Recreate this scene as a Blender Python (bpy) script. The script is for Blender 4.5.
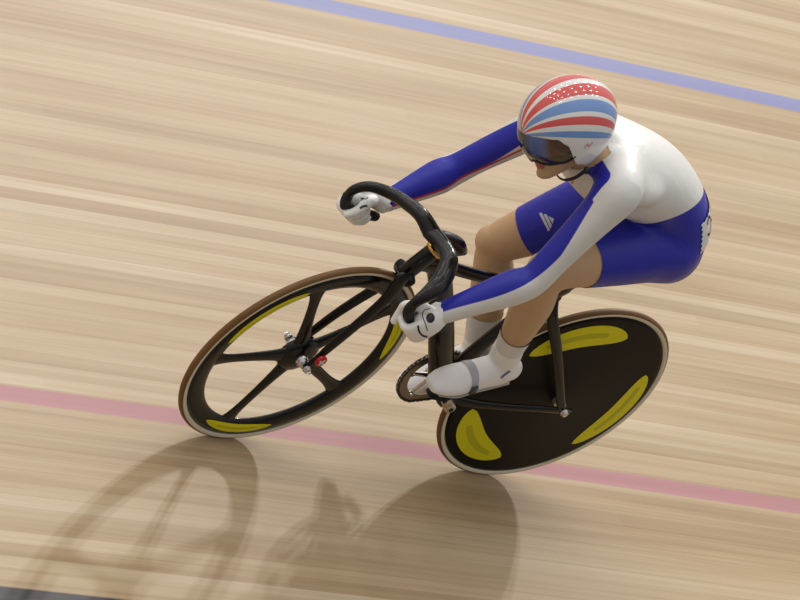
import bpy, bmesh, math, random
import numpy as np
from mathutils import Vector, Matrix
from mathutils.bvhtree import BVHTree
random.seed(4)
SC = bpy.context.scene
COL = SC.collection
for o in list(bpy.data.objects): bpy.data.objects.remove(o)
A = lambda *v: np.array(v if len(v) > 1 else v[0], float)

# ------------------------------------------------------------------ camera
RIGHT = A(-.6948, .4001, .5976); UP = A(.1130, -.7600, .6401); BACK = A(.7103, .5122, .4828)
def nrm(v): v = A(v); return v / np.linalg.norm(v)
BACK = nrm(BACK); RIGHT = nrm(RIGHT - (RIGHT @ BACK) * BACK); UP = np.cross(BACK, RIGHT)
CAM = A(13.9223, 9.4714, 9.5036); FPX = 7269.99
cd = bpy.data.cameras.new('camera'); cam = bpy.data.objects.new('camera', cd); COL.objects.link(cam)
cd.sensor_width = 36; cd.lens = FPX / 800 * 36; cd.clip_end = 500; cd.clip_start = .5
m = Matrix.Identity(4)
for i in range(3):
    m[i][0] = RIGHT[i]; m[i][1] = UP[i]; m[i][2] = BACK[i]; m[i][3] = CAM[i]
cam.matrix_world = m
SC.camera = cam

# ------------------------------------------------------------------ light
world = bpy.data.worlds.new('arena'); SC.world = world; world.use_nodes = True
wn = world.node_tree; wn.nodes.clear()
wo = wn.nodes.new('ShaderNodeOutputWorld'); wb = wn.nodes.new('ShaderNodeBackground')
tc = wn.nodes.new('ShaderNodeTexCoord'); sx = wn.nodes.new('ShaderNodeSeparateXYZ'); cr = wn.nodes.new('ShaderNodeValToRGB')
dotn = wn.nodes.new('ShaderNodeVectorMath'); dotn.operation = 'DOT_PRODUCT'; dotn.inputs[1].default_value = (.05, -.62, .78)
mr = wn.nodes.new('ShaderNodeMapRange'); mr.inputs['From Min'].default_value = -1
wn.links.new(tc.outputs['Generated'], dotn.inputs[0]); wn.links.new(dotn.outputs['Value'], mr.inputs['Value'])
wn.links.new(mr.outputs[0], cr.inputs[0])
cr.color_ramp.elements[0].position = .30; cr.color_ramp.elements[0].color = (.22, .21, .20, 1)
cr.color_ramp.elements[1].position = .85; cr.color_ramp.elements[1].color = (1, .97, .92, 1)
wn.links.new(cr.outputs[0], wb.inputs[0]); wb.inputs[1].default_value = .8
wn.links.new(wb.outputs[0], wo.inputs[0])

def area(name, loc, target, sx_, sy_, power, col=(1, .97, .93)):
    l = bpy.data.lights.new(name, 'AREA'); l.shape = 'RECTANGLE'; l.size = sx_; l.size_y = sy_; l.energy = power; l.color = col
    o = bpy.data.objects.new(name, l); COL.objects.link(o); o.location = loc
    o.rotation_euler = (Vector(target) - Vector(loc)).to_track_quat('-Z', 'Y').to_euler()
    return o
# the hall's banks of lamps: overhead in the hall is (0,-.6,.8) in the frame of the banked boards
UPW = nrm(A(.10, -.52, .85)); SIDE = nrm(np.cross(UPW, A(1, 0, 0)))
for i in range(-3, 4):
    for j in range(-2, 3):
        c = UPW * 14 + A(1, 0, 0) * i * 3.4 + SIDE * j * 3.0 + A(.5, 0, 0)
        area('arena_lamp', tuple(c), (.5, 0, .6), .35, .6, 30)
# a bright bank low across the hall: it throws the long shadows and the sheen on the varnish
KEY = nrm(A(-1.70, -1.54, 1.07)); KX = nrm(np.cross(KEY, A(0, 0, 1)))
for k in (-1, 1): area('bank_lamp', tuple(KEY * 30 + KX * .55 * k + A(.5, 0, 0)), (.5, 0, .2), .5, .8, 1800)
SC.view_settings.view_transform = 'Standard'; SC.view_settings.look = 'None'
SC.view_settings.gamma = 1; SC.view_settings.use_curve_mapping = False
SC.view_settings.exposure = -0.07

# ------------------------------------------------------------------ helpers
def ray(px, py): return nrm(RIGHT * (px - 400) / FPX + UP * (300 - py) / FPX - BACK)
def at(px, py, y):
    d = ray(px, py); return CAM + d * ((y - CAM[1]) / d[1])

def mat(name, col, rough=.5, spec=.5, metal=0, coat=0, bump=None, var=None):
    mt = bpy.data.materials.new(name); mt.use_nodes = True
    nt = mt.node_tree; b = nt.nodes['Principled BSDF']
    b.inputs['Base Color'].default_value = (*col, 1); b.inputs['Roughness'].default_value = rough
    b.inputs['Specular IOR Level'].default_value = spec; b.inputs['Metallic'].default_value = metal
    b.inputs['Coat Weight'].default_value = coat; b.inputs['Coat Roughness'].default_value = .06
    if var:
        n = nt.nodes.new('ShaderNodeTexNoise'); n.inputs['Scale'].default_value = var[0]
        t = nt.nodes.new('ShaderNodeTexCoord'); nt.links.new(t.outputs['Object'], n.inputs['Vector'])
        mx = nt.nodes.new('ShaderNodeMix'); mx.data_type = 'RGBA'
        mx.inputs[6].default_value = (*col, 1); mx.inputs[7].default_value = (*var[1], 1)
        nt.links.new(n.outputs['Fac'], mx.inputs[0]); nt.links.new(mx.outputs[2], b.inputs['Base Color'])
    if bump:
        n = nt.nodes.new('ShaderNodeTexNoise'); n.inputs['Scale'].default_value = bump[0]; n.inputs['Detail'].default_value = 2
        t = nt.nodes.new('ShaderNodeTexCoord'); nt.links.new(t.outputs['Object'], n.inputs['Vector'])
        bp = nt.nodes.new('ShaderNodeBump'); bp.inputs['Strength'].default_value = bump[1]; bp.inputs['Distance'].default_value = bump[2]
        nt.links.new(n.outputs['Fac'], bp.inputs['Height']); nt.links.new(bp.outputs[0], b.inputs['Normal'])
    return mt

class MB:
    """collects verts and faces of one mesh"""
    def __init__(s): s.v = []; s.f = []; s.m = []
    def add(s, vs, fs, mi=0):
        k = len(s.v); s.v += [tuple(map(float, p)) for p in vs]; s.f += [tuple(i + k for i in f) for f in fs]; s.m += [mi] * len(fs)
    def build(s, name, mats, parent=None, smooth=True):
        me = bpy.data.meshes.new(name); me.from_pydata(s.v, [], s.f); me.update()
        for mt in (mats if isinstance(mats, (list, tuple)) else [mats]): me.materials.append(mt)
        me.polygons.foreach_set('material_index', s.m)
        if smooth: me.polygons.foreach_set('use_smooth', [True] * len(s.f))
        bm = bmesh.new(); bm.from_mesh(me); bmesh.ops.recalc_face_normals(bm, faces=bm.faces); bm.to_mesh(me); bm.free()
        o = bpy.data.objects.new(name, me); COL.objects.link(o)
        if parent: o.parent = parent
        return o

def catmull(P, n):
    P = np.array(P, float); out = []
    for i in range(len(P) - 1):
        p0 = P[i - 1] if i else 2 * P[0] - P[1]; p1 = P[i]; p2 = P[i + 1]
        p3 = P[i + 2] if i + 2 < len(P) else 2 * P[-1] - P[-2]
        for k in range(n):
            t = k / n
            out.append(.5 * (2 * p1 + (p2 - p0) * t + (2 * p0 - 5 * p1 + 4 * p2 - p3) * t * t + (3 * p1 - p0 - 3 * p2 + p3) * t ** 3))
    out.append(P[-1]); return np.array(out)

def loft(mb, secs, n=6, seg=24, ref=(0, 1, 0), cap=True, power=2.0, mi=0, closed=False):
    """secs: rows (x,y,z,ra,rb); ra along ref, rb across; rounded ends"""
    S = catmull([list(s[:3]) + [s[3], s[4]] for s in secs], n)
    if isinstance(ref, (list, tuple)) and len(ref) == len(secs) and hasattr(ref[0], '__len__'):
        RF = catmull([list(r) for r in ref], n)
    else: RF = np.tile(A(ref), (len(S), 1))
    rings = []
    C = S[:, :3]; T = np.gradient(C, axis=0)
    def ring(c, t, a, ra, rb):
        t = nrm(t); a = A(a) - (A(a) @ t) * t; a = nrm(a); b = np.cross(t, a)
        th = np.linspace(0, 2 * np.pi, seg, endpoint=False)
        ct = np.sign(np.cos(th)) * np.abs(np.cos(th)) ** (2 / power); st = np.sign(np.sin(th)) * np.abs(np.sin(th)) ** (2 / power)
        return c + ra * ct[:, None] * a + rb * st[:, None] * b
    if cap:
        r = min(S[0, 3], S[0, 4]); 
        for q in (.06, .35, .65, .88):
            x = math.sqrt(1 - q * q); rings.append(ring(C[0] - nrm(T[0]) * r * x * .9, T[0], RF[0], S[0, 3] * q, S[0, 4] * q))
    for i in range(len(S)): rings.append(ring(C[i], T[i], RF[i], S[i, 3], S[i, 4]))
    if cap:
        r = min(S[-1, 3], S[-1, 4])
        for q in (.88, .65, .35, .06):
            x = math.sqrt(1 - q * q); rings.append(ring(C[-1] + nrm(T[-1]) * r * x * .9, T[-1], RF[-1], S[-1, 3] * q, S[-1, 4] * q))
    vs = np.concatenate(rings); fs = []
    R = len(rings)
    for i in range(R - 1):
        for j in range(seg):
            k = (j + 1) % seg; fs.append((i * seg + j, i * seg + k, (i + 1) * seg + k, (i + 1) * seg + j))
    fs.append(tuple(range(seg))[::-1]); fs.append(tuple((R - 1) * seg + j for j in range(seg)))
    mb.add(vs, fs, mi)

def tube(mb, pts, r, n=6, seg=16, ref=(0, 1, .01), rb=None, mi=0, cap=True, power=2.0):
    secs = []
    for i, p_ in enumerate(pts):
        ra = r[i] if hasattr(r, '__len__') else r
        b = (rb[i] if hasattr(rb, '__len__') else rb) if rb is not None else ra
        secs.append([*p_, ra, b])
    loft(mb, secs, n, seg, ref, cap, power, mi)

def ellipsoid(mb, c, r, R=None, seg=24, rings=14, mi=0):
    vs = []; fs = []
    R = np.eye(3) if R is None else R
    for i in range(1, rings):
        t = math.pi * i / rings
        for j in range(seg):
            a = 2 * math.pi * j / seg
            vs.append(A(c) + R @ A(r[0] * math.sin(t) * math.cos(a), r[1] * math.sin(t) * math.sin(a), r[2] * math.cos(t)))
    for i in range(rings - 2):
        for j in range(seg):
            k = (j + 1) % seg; fs.append((i * seg + j, (i + 1) * seg + j, (i + 1) * seg + k, i * seg + k))
    vs.append(A(c) + R @ A(0, 0, r[2])); vs.append(A(c) - R @ A(0, 0, r[2])); n = len(vs)
    for j in range(seg):
        k = (j + 1) % seg; fs.append((n - 2, j, k)); fs.append((n - 1, (rings - 2) * seg + k, (rings - 2) * seg + j))
    mb.add(vs, fs, mi)

def cyl(mb, p0, p1, r0, r1=None, seg=32, mi=0, bevel=.0):
    """cylinder with sharp-ish ends"""
    p0 = A(p0); p1 = A(p1); r1 = r0 if r1 is None else r1
    t = nrm(p1 - p0); a = nrm(np.cross(t, A(.3, .2, .93))); b = np.cross(t, a)
    prof = [(0, 0), (0, r0 - bevel), (bevel, r0), (np.linalg.norm(p1 - p0) - bevel, r1), (np.linalg.norm(p1 - p0), r1 - bevel), (np.linalg.norm(p1 - p0), 0)]
    lathe(mb, p0, t, prof, seg, mi)

def lathe(mb, o, axis, prof, seg=48, mi=0, closed=False):
    """prof: (distance along axis, radius) rows"""
    o = A(o); t = nrm(axis); a = nrm(np.cross(t, A(.3, .2, .93))); b = np.cross(t, a)
    if abs(t[1]) > .9: a = A(1, 0, 0) - t[0] * t; a = nrm(a); b = A(0, 0, 1) - t[2] * t; b = nrm(b)
    vs = []; fs = []; n = len(prof)
    for (h, r) in prof:
        for j in range(seg):
            g = 2 * math.pi * j / seg; vs.append(o + t * h + max(r, 1e-5) * (math.cos(g) * a + math.sin(g) * b))
    for i in range(n if closed else n - 1):
        i2 = (i + 1) % n
        for j in range(seg):
            k = (j + 1) % seg; fs.append((i * seg + j, i * seg + k, i2 * seg + k, i2 * seg + j))
    mis = mi
    mb.add(vs, fs, mis)

def box(mb, c, ax, half, mi=0):
    ax = [nrm(a) for a in ax]; vs = []
    for i in (-1, 1):
        for j in (-1, 1):
            for k in (-1, 1): vs.append(A(c) + ax[0] * half[0] * i + ax[1] * half[1] * j + ax[2] * half[2] * k)
    mb.add(vs, [(0, 1, 3, 2), (4, 6, 7, 5), (0, 4, 5, 1), (2, 3, 7, 6), (0, 2, 6, 4), (1, 5, 7, 3)], mi)

def remesh(o, voxel, smooth_it=6, fac=.5):
    """union of the overlapping lofts as one continuous skin"""
    a = o.modifiers.new('r', 'REMESH'); a.mode = 'VOXEL'; a.voxel_size = voxel; a.adaptivity = 0; a.use_smooth_shade = True
    s = o.modifiers.new('s', 'SMOOTH'); s.iterations = smooth_it; s.factor = fac
    bpy.context.view_layer.update()
    dg = bpy.context.evaluated_depsgraph_get(); ev = o.evaluated_get(dg)
    me = bpy.data.meshes.new_from_object(ev, depsgraph=dg)
    mats = list(o.data.materials); o.modifiers.clear(); o.data = me
    me.materials.clear()
    for mt in mats: me.materials.append(mt)
    me.polygons.foreach_set('use_smooth', [True] * len(me.polygons))
    me.polygons.foreach_set('material_index', [0] * len(me.polygons))
    return o

def coords(me):
    a = np.empty(len(me.vertices) * 3); me.vertices.foreach_get('co', a); return a.reshape(-1, 3)
def normals(me):
    a = np.empty(len(me.vertices) * 3); me.vertices.foreach_get('normal', a); return a.reshape(-1, 3)

def bvh_of(*obs):
    vs = []; fs = []
    for o in obs:
        k = len(vs); vs += [v.co.copy() for v in o.data.vertices]; fs += [tuple(i + k for i in p.vertices) for p in o.data.polygons]
    return BVHTree.FromPolygons(vs, fs)

def decal(bvh, quads, lift=.0012, n=6):
    """patches laid on a surface; each quad is four pixel corners whose rays meet the surface"""
    mb = MB()
    for q in quads:
        q = [A(*c) for c in q]; vs = []; ok = True
        for i in range(n + 1):
            for j in range(n + 1):
                s, t = i / n, j / n
                pxy = (q[0] * (1 - s) + q[1] * s) * (1 - t) + (q[3] * (1 - s) + q[2] * s) * t
                d = ray(*pxy); h = bvh.ray_cast(Vector(CAM), Vector(d))
                if h[0] is None: ok = False; break
                vs.append(A(h[0]) + A(h[1]) * lift * (1 if A(h[1]) @ d < 0 else -1))
            if not ok: break
        if not ok: print('DECAL MISS', q); continue
        mb.add(vs, [(i * (n + 1) + j, i * (n + 1) + j + 1, (i + 1) * (n + 1) + j + 1, (i + 1) * (n + 1) + j) for i in range(n) for j in range(n)])
    return mb

def empty(name, loc, label, cat, group=None):
    o = bpy.data.objects.new(name, None); COL.objects.link(o); o.location = loc; o.empty_display_size = .1
    o['label'] = label; o['category'] = cat
    if group: o['group'] = group
    return o
def under(root, o):
    """parent without moving: the root empty sits at its own place"""
    o.parent = root; o.matrix_parent_inverse = Matrix.Translation(-Vector(root.location)); return o

# ------------------------------------------------------------------ track
LEAN = -.0452; RC = 168.2; CONTACT = .0483; X0 = .48
def floor_material():
    mt = bpy.data.materials.new('lacquered_boards'); mt.use_nodes = True; nt = mt.node_tree; N = nt.nodes; L = nt.links
    b = N['Principled BSDF']
    def node(t, **k):
        n = N.new(t)
        for a_, v in k.items(): setattr(n, a_, v)
        return n
    def math_(op, x, y=None, clamp=False):
        n = node('ShaderNodeMath', operation=op); n.use_clamp = clamp
        for i, v in enumerate((x, y)):
            if v is None: continue
            if isinstance(v, (int, float)): n.inputs[i].default_value = v
            else: L.new(v, n.inputs[i])
        return n.outputs[0]
    def ramp(src, stops, interp='LINEAR'):
        n = node('ShaderNodeValToRGB'); n.color_ramp.interpolation = interp; e = n.color_ramp.elements
        e[0].position, e[0].color = stops[0][0], (*stops[0][1], 1)
        e[1].position, e[1].color = stops[-1][0], (*stops[-1][1], 1)
        for p_, c in stops[1:-1]: q = e.new(p_); q.color = (*c, 1)
        L.new(src, n.inputs[0]); return n.outputs[0]
    def mix(f, c1, c2):
        n = node('ShaderNodeMix', data_type='RGBA')
        if isinstance(f, (int, float)): n.inputs[0].default_value = f
        else: L.new(f, n.inputs[0])
        for i, c in ((6, c1), (7, c2)):
            if isinstance(c, tuple): n.inputs[i].default_value = (*c, 1)
            else: L.new(c, n.inputs[i])
        return n.outputs[2]
    geo = node('ShaderNodeTexCoord'); sep = node('ShaderNodeSeparateXYZ'); L.new(geo.outputs['Object'], sep.inputs[0])
    X, Y = sep.outputs[0], sep.outputs[1]          # object origin: the red line's centre of curvature is at (0, RC)
    # across (a): distance up the bank from the tyre contact; along (u): distance round the bend
    # radius = sqrt(X^2+(RC-Y)^2) ~ (RC-Y) + X^2/(2(RC-Y)) keeps precision
    ry = math_('SUBTRACT', RC, Y)
    x2 = math_('DIVIDE', math_('MULTIPLY', X, X), math_('MULTIPLY', ry, 2.0))
    a = math_('SUBTRACT', x2, Y)                    # positive towards -Y (up the bank)
    u = X
    ids = math_('FLOOR', math_('DIVIDE', a, .040))
    wn1 = node('ShaderNodeTexWhiteNoise', noise_dimensions='1D'); L.new(ids, wn1.inputs['W'])
    # butt joints: board length 3 m, own offset per row
    bl = math_('FLOOR', math_('DIVIDE', math_('ADD', u, math_('MULTIPLY', wn1.outputs['Value'], 30.0)), 4.6))
    cv = node('ShaderNodeCombineXYZ'); L.new(ids, cv.inputs[0]); L.new(bl, cv.inputs[1])
    wn2 = node('ShaderNodeTexWhiteNoise', noise_dimensions='2D'); L.new(cv.outputs[0], wn2.inputs['Vector'])
    def streak(su, sa, detail, off=0.):
        c = node('ShaderNodeCombineXYZ'); L.new(math_('MULTIPLY', u, su), c.inputs[0]); L.new(math_('MULTIPLY', a, sa), c.inputs[1]); c.inputs[2].default_value = off
        n = node('ShaderNodeTexNoise'); n.inputs['Scale'].default_value = 1; n.inputs['Detail'].default_value = detail; n.inputs['Roughness'].default_value = .6
        L.new(c.outputs[0], n.inputs['Vector']); return n.outputs['Fac']
    s1 = streak(.5, 14, 3); s2 = streak(.6, 60, 3, 4.); s3 = streak(.3, 3.2, 2, 9.)
    t = math_('ADD', math_('ADD', math_('MULTIPLY', wn2.outputs['Value'], .08), math_('MULTIPLY', wn1.outputs['Value'], .26)), math_('ADD', math_('MULTIPLY', s1, .5), math_('ADD', math_('MULTIPLY', s2, .45), math_('MULTIPLY', s3, .5))))
    t = math_('MULTIPLY', math_('SUBTRACT', t, .56), 1.7, True)
    wood = ramp(t, [(0, WD[0]), (.35, WD[1]), (.55, WD[2]), (.78, WD[3]), (1, WD[4])])
    g_ = streak(.25, 9, 2, 21.); gm = node('ShaderNodeMapRange'); gm.inputs['From Min'].default_value = .48; gm.inputs['From Max'].default_value = .75; gm.inputs['To Max'].default_value = .32; L.new(g_, gm.inputs['Value'])
    wood = mix(gm.outputs[0], wood, (.40, .335, .21))
    # thin dark seams
    fr = math_('FRACT', math_('DIVIDE', a, .040)); seam = math_('LESS_THAN', fr, .05)
    wood = mix(math_('MULTIPLY', seam, math_('MULTIPLY', s1, .42)), wood, (.16, .10, .055))
    def band(a0, w, col, src, op=.9, soft=.003):
        d = math_('ABSOLUTE', math_('SUBTRACT', a, a0))
        f = node('ShaderNodeMapRange'); f.inputs['From Min'].default_value = w / 2 - soft; f.inputs['From Max'].default_value = w / 2 + soft
        f.inputs['To Min'].default_value = op; f.inputs['To Max'].default_value = 0; L.new(d, f.inputs['Value'])
        c = mix(math_('MULTIPLY', s2, .55), col, tuple(x * .75 + .12 for x in col))
        return mix(f.outputs[0], src, c)
    wood = band(RED_A, .053, (.45, .17, .215), wood, .85)
    wood = band(BLUE_A, .054, (.17, .20, .48), wood)
    wood = band(BLACK_A, .075, (.018, .018, .025), wood, .97)
    L.new(wood, b.inputs['Base Color'])
    b.inputs['Roughness'].default_value = .5; b.inputs['Specular IOR Level'].default_value = .22
    b.inputs['IOR'].default_value = 1.5
    return mt
WD = [(.31, .20, .10), (.40, .275, .155), (.465, .338, .203), (.52, .395, .252), (.59, .475, .33)]
RED_A = .0483; BLUE_A = .0483 + 1.625; BLACK_A = .0483 - .665
mb = MB(); nx, ny = 60, 40
for i in range(nx + 1):
    for j in range(ny + 1): mb.v.append((-16 + 32 * i / nx, -9 + 13 * j / ny, 0))
for i in range(nx):
    for j in range(ny): q = i * (ny + 1) + j; mb.f.append((q, q + ny + 1, q + ny + 2, q + 1)); mb.m.append(0)
floor = mb.build('floor', floor_material(), None, False)
floor.location = (X0, 0, 0); floor.rotation_euler = (LEAN, 0, 0); floor['kind'] = 'structure'

# ------------------------------------------------------------------ materials
carbon = mat('gloss_black_carbon', (.006, .0056, .0056), .19, .36)
satin = mat('satin_black_carbon', (.007, .0065, .0065), .36, .28)
matte = mat('matte_black', (.014, .014, .015), .6, .3)
rubber = mat('brown_tyre_tread', (.19, .105, .035), .5, .3, var=(9, (.14, .065, .02)))
sidew = mat('cream_tyre_sidewall', (.72, .66, .52), .6, .3)
yellow = mat('yellow_print', (.74, .70, .008), .45, .2); yellow2 = mat('dull_yellow_print', (.55, .515, .010), .45, .2)
steel = mat('polished_steel', (.62, .62, .64), .22, .5, 1)
bronze = mat('worn_chainring_metal', (.33, .27, .20), .42, .5, .7)
chainm = mat('oiled_chain', (.07, .062, .055), .4, .5, .7)
redm = mat('red_plastic', (.55, .01, .015), .35); whitep = mat('white_plastic', (.75, .75, .75), .4)
gold = mat('gold_ring', (.75, .42, .12), .25, .5, 1)
alloy = mat('sandy_alloy', (.55, .47, .37), .35, .5, .85)

# ------------------------------------------------------------------ bicycle
WB = .9558; R0 = .335; ST = .0643
bike = empty('bicycle', (.48, 0, 0), 'black carbon track bicycle with five-spoke front wheel and solid rear disc, ridden on the boards', 'bicycle')
def rim_profile(pts): return [(y, r) for y, r in pts] + [(-y, r) for y, r in reversed(pts)]
def make_tyre(name, o, axis, parent):
    # (offset, radius) ring section of a tubular tyre, tread brown, flanks cream
    rt = .0112; rc = R0 - rt; seg = 144; k = 20
    mb = MB(); t = nrm(axis); a = nrm(A(1, 0, 0) - t[0] * t); b = A(0, 0, 1)
    for i in range(seg):
        g = 2 * math.pi * i / seg; rd = math.cos(g) * a + math.sin(g) * b
        for j in range(k):
            h = 2 * math.pi * j / k; mb.v.append(tuple(A(o) + rd * (rc + rt * math.cos(h)) + t * rt * math.sin(h)))
    for i in range(seg):
        for j in range(k):
            i2 = (i + 1) % seg; j2 = (j + 1) % k; h = 2 * math.pi * (j + .5) / k
            mb.f.append((i * k + j, i2 * k + j, i2 * k + j2, i * k + j2)); mb.m.append(0 if math.cos(h) > .38 else 1)
    o_ = mb.build(name, [rubber, sidew]); o_.parent = parent; return o_

def arc_decal(o, axis, side, c_deg, half_deg, r0, r1, ysurf, name, parent, dark=True):
    mb = MB(); t = nrm(axis) * side; a = nrm(A(1, 0, 0) - t[0] * t); b = A(0, 0, 1); n = 30; k = 8
    for i in range(n + 1):
        s = -1 + 2 * i / n; w = (1 - abs(s) ** 2.4) ** .62; g = math.radians(c_deg + half_deg * s)
        for j in range(k + 1):
            q = j / k; mid = r0 * .42 + r1 * .58; r = mid + (r0 - mid) * w + ((r1 - r0) * w) * q
            rd = math.cos(g) * a + math.sin(g) * b
            mb.v.append(tuple(A(o) + rd * r + t * ysurf(r)))
    for i in range(n):
        for j in range(k):
            q = i * (k + 1) + j; mb.f.append((q, q + 1, q + k + 2, q + k + 1))
            mb.m.append(1 if dark and j in (3, 4) and 4 < i < n - 7 else 0)
    o_ = mb.build(name, [yellow, yellow2]); o_.parent = parent; return o_

# front wheel
FH = A(WB, 0, R0); fax = A(-math.sin(ST), math.cos(ST), 0); ffw = A(math.cos(ST), math.sin(ST), 0)
mb = MB()
lathe(mb, FH, fax, rim_profile([(.0095, .3135), (.0115, .300), (.0105, .280), (.006, .266), (.001, .2625)]), 144, closed=True)
fw = mb.build('front_wheel', carbon); under(bike, fw)
make_tyre('tyre', FH, fax, fw)
mb = MB(); lathe(mb, FH, fax, [(-.022, .001), (-.022, .024), (-.015, .045), (-.009, .058), (.009, .058), (.015, .045), (.022, .024), (.022, .001)], 48)
mb.build('hub_shell', carbon, fw)
for k in range(5):
    g = math.radians(61.5 + 72 * k); rd = math.cos(g) * ffw + math.sin(g) * A(0, 0, 1); tg = np.cross(fax, rd)
    mb = MB(); loft(mb, [[*(FH + rd * .035), .030, .011], [*(FH + rd * .07), .021, .010], [*(FH + rd * .13), .0165, .008], [*(FH + rd * .20), .0155, .0065], [*(FH + rd * .245), .020, .006], [*(FH + rd * .272), .030, .006]], 4, 20, tuple(tg), cap=False)
    mb.build('spoke', carbon, fw)
for s in (1, -1):
    mb = MB(); lathe(mb, FH + fax * .018 * s, fax * s, [(0, .001), (0, .0185), (.003, .0200), (.016, .0145), (.024, .012), (.024, .001)], 40); mb.build('hub_flange', steel, fw)
mb = MB(); cyl(mb, FH - fax * .068, FH + fax * .068, .0045)
for s in (-1, 1):
    lathe(mb, FH + fax * s * .050, fax * s, [(0, .001), (0, .0115), (.003, .0115), (.004, .0095), (.011, .009), (.012, .006), (.012, .001)], 12)
mb.build('axle_nut', steel, fw)
for cdeg in (-90, 30, 152):
    for s in (1, -1): arc_decal(FH, fax, s, cdeg, 25, .273, .301, lambda r: .0128 - max(0, .282 - r) * .35, 'yellow_mark', fw)
# rear disc wheel
RH = A(0, 0, R0); rax = A(0, 1, 0)
mb = MB()
def dy(r): return .0105 + .018 * (1 - r / .3135) ** 1.1 if r < .3135 else .0105
prof = [(.029, .001)] + [(dy(r), r) for r in (.03, .06, .1, .14, .18, .22, .26, .29, .305)] + [(.0098, .3135)]
lathe(mb, RH, rax, prof + [(-y, r) for y, r in reversed(prof)], 144)
rw = mb.build('rear_wheel', mat('disc_carbon', (.0045, .0040, .0037), .42, .13)); under(bike, rw)
make_tyre('tyre', RH, rax, rw)
for cdeg in (67, 185, -57):
    for s in (1, -1): arc_decal(RH, rax, s, cdeg, 36 if cdeg < 180 else 33, .228 if cdeg > 180 else .207, .302 if cdeg > 180 else .287, lambda r: dy(r) + .0007, 'yellow_mark', rw)
mb = MB(); cyl(mb, RH - rax * .078, RH + rax * .078, .005)
for s in (-1, 1): lathe(mb, RH + rax * s * .068, rax * s, [(0, .001), (0, .012), (.003, .012), (.004, .0092), (.011, .009), (.012, .006), (.012, .001)], 12)
lathe(mb, RH + rax * .02, rax, [(0, .02), (.02, .018), (.04, .012), (.04, .001)], 32)
mb.build('axle_nut', steel, rw)
mb = MB()
def toothed(mb, o, axis, r, teeth, th, rin):
    n = teeth * 4; t = nrm(axis); vs = []
    for y in (-th / 2, th / 2):
        for i in range(n):
            g = 2 * math.pi * i / n; rr = r + (.003 if i % 4 in (1, 2) else -.0025)
            vs.append(A(o) + t * y + A(math.cos(g) * rr, 0, math.sin(g) * rr))
        for i in range(n):
            g = 2 * math.pi * i / n; vs.append(A(o) + t * y + A(math.cos(g) * rin, 0, math.sin(g) * rin))
    fs = []
    for i in range(n):
        k = (i + 1) % n
        fs += [(i, k, n + k, n + i), (2 * n + i, 3 * n + i, 3 * n + k, 2 * n + k), (i, 2 * n + i, 2 * n + k, k), (n + i, n + k, 3 * n + k, 3 * n + i)]
    mb.add(vs, fs)
toothed(mb, RH - rax * .044, rax, .031, 15, .003, .02); cyl(mb, RH - rax * .044, RH - rax * .02, .021)
mb.build('sprocket', chainm, rw, False)

# frame
BB = A(.385, 0, .283)
mb = MB()
HT0 = A(.853, 0, .668); HT1 = A(.826, 0, .765)
tube(mb, [HT0, HT1], .021, rb=.026, n=2, seg=24)
P = at(438, 270, 0); tube(mb, [A(.838, 0, .715), P, at(441, 320, 0), at(441, 368, 0), BB], [.018, .02, .021, .021, .022], rb=[.022, .031, .036, .036, .034], seg=24)
tube(mb, [A(.835, 0, .735), at(462, 271, 0), at(505, 282, 0), at(556, 296, 0)], [.016] * 4, rb=[.020, .0175, .017, .017], seg=20)
STt = at(566, 286, 0)
tube(mb, [BB, at(462, 362, 0), at(505, 326, 0), at(548, 296, 0), STt], [.02, .016, .015, .015, .015], rb=[.024, .024, .024, .030, .030], seg=20)
tube(mb, [BB - A(0, .034, 0), BB + A(0, .034, 0)], .024, n=2, ref=(1, 0, 0))
for s in (1, -1):
    tube(mb, [BB + A(-.02, .022 * s, 0), A(.30, .034 * s, .285), A(.20, .046 * s, .30), A(.09, .060 * s, .325), A(.012, .063 * s, .334)], [.009, .009, .008, .007, .006], rb=[.016, .014, .012, .011, .012], seg=16)
    tube(mb, [at(553, 298, .006) * A(1, 0, 1) + A(0, .012 * s, 0), at(552, 318, .028) * A(1, 0, 1) + A(0, .030 * s, 0), A(.18, .052 * s, .52), A(.03, .063 * s, .36), A(.004, .064 * s, .338)], [.007, .008, .007, .006, .005], rb=[.015, .017, .015, .013, .012], seg=16)
    box(mb, A(-.004, .064 * s, .334), [(1, 0, 0), (0, 1, 0), (0, 0, 1)], (.024, .003, .010))
fr = mb.build('frame', carbon); under(bike, fr)
mb = MB(); lathe(mb, HT1, HT1 - HT0, [(-.002, .026), (.004, .027), (.008, .025), (.008, .01)], 40)
under(bike, mb.build('headset_ring', gold))
# seat post and saddle
SADC = A(.205, 0, .905)
mb = MB(); tube(mb, [STt - (SADC - STt) * .1, STt + (SADC - STt) * .55, SADC - A(0, 0, .03)], [.013, .012, .013], rb=[.028, .022, .018], seg=20)
under(bike, mb.build('seat_post', satin))
mb = MB(); loft(mb, [[.085, 0, .925, .055, .012], [.11, 0, .922, .066, .018], [.17, 0, .912, .052, .020], [.24, 0, .905, .028, .018], [.32, 0, .902, .018, .014], [.355, 0, .897, .012, .009]], 5, 24, (0, 1, 0))
sad = mb.build('saddle', matte); under(bike, sad)
mb = MB()
for s in (-1, 1): tube(mb, [A(.12, .022 * s, .90), A(.16, .02 * s, .877), A(.24, .02 * s, .876), A(.30, .012 * s, .893)], .0035, seg=8)
mb.build('saddle_rail', steel, sad)
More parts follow.
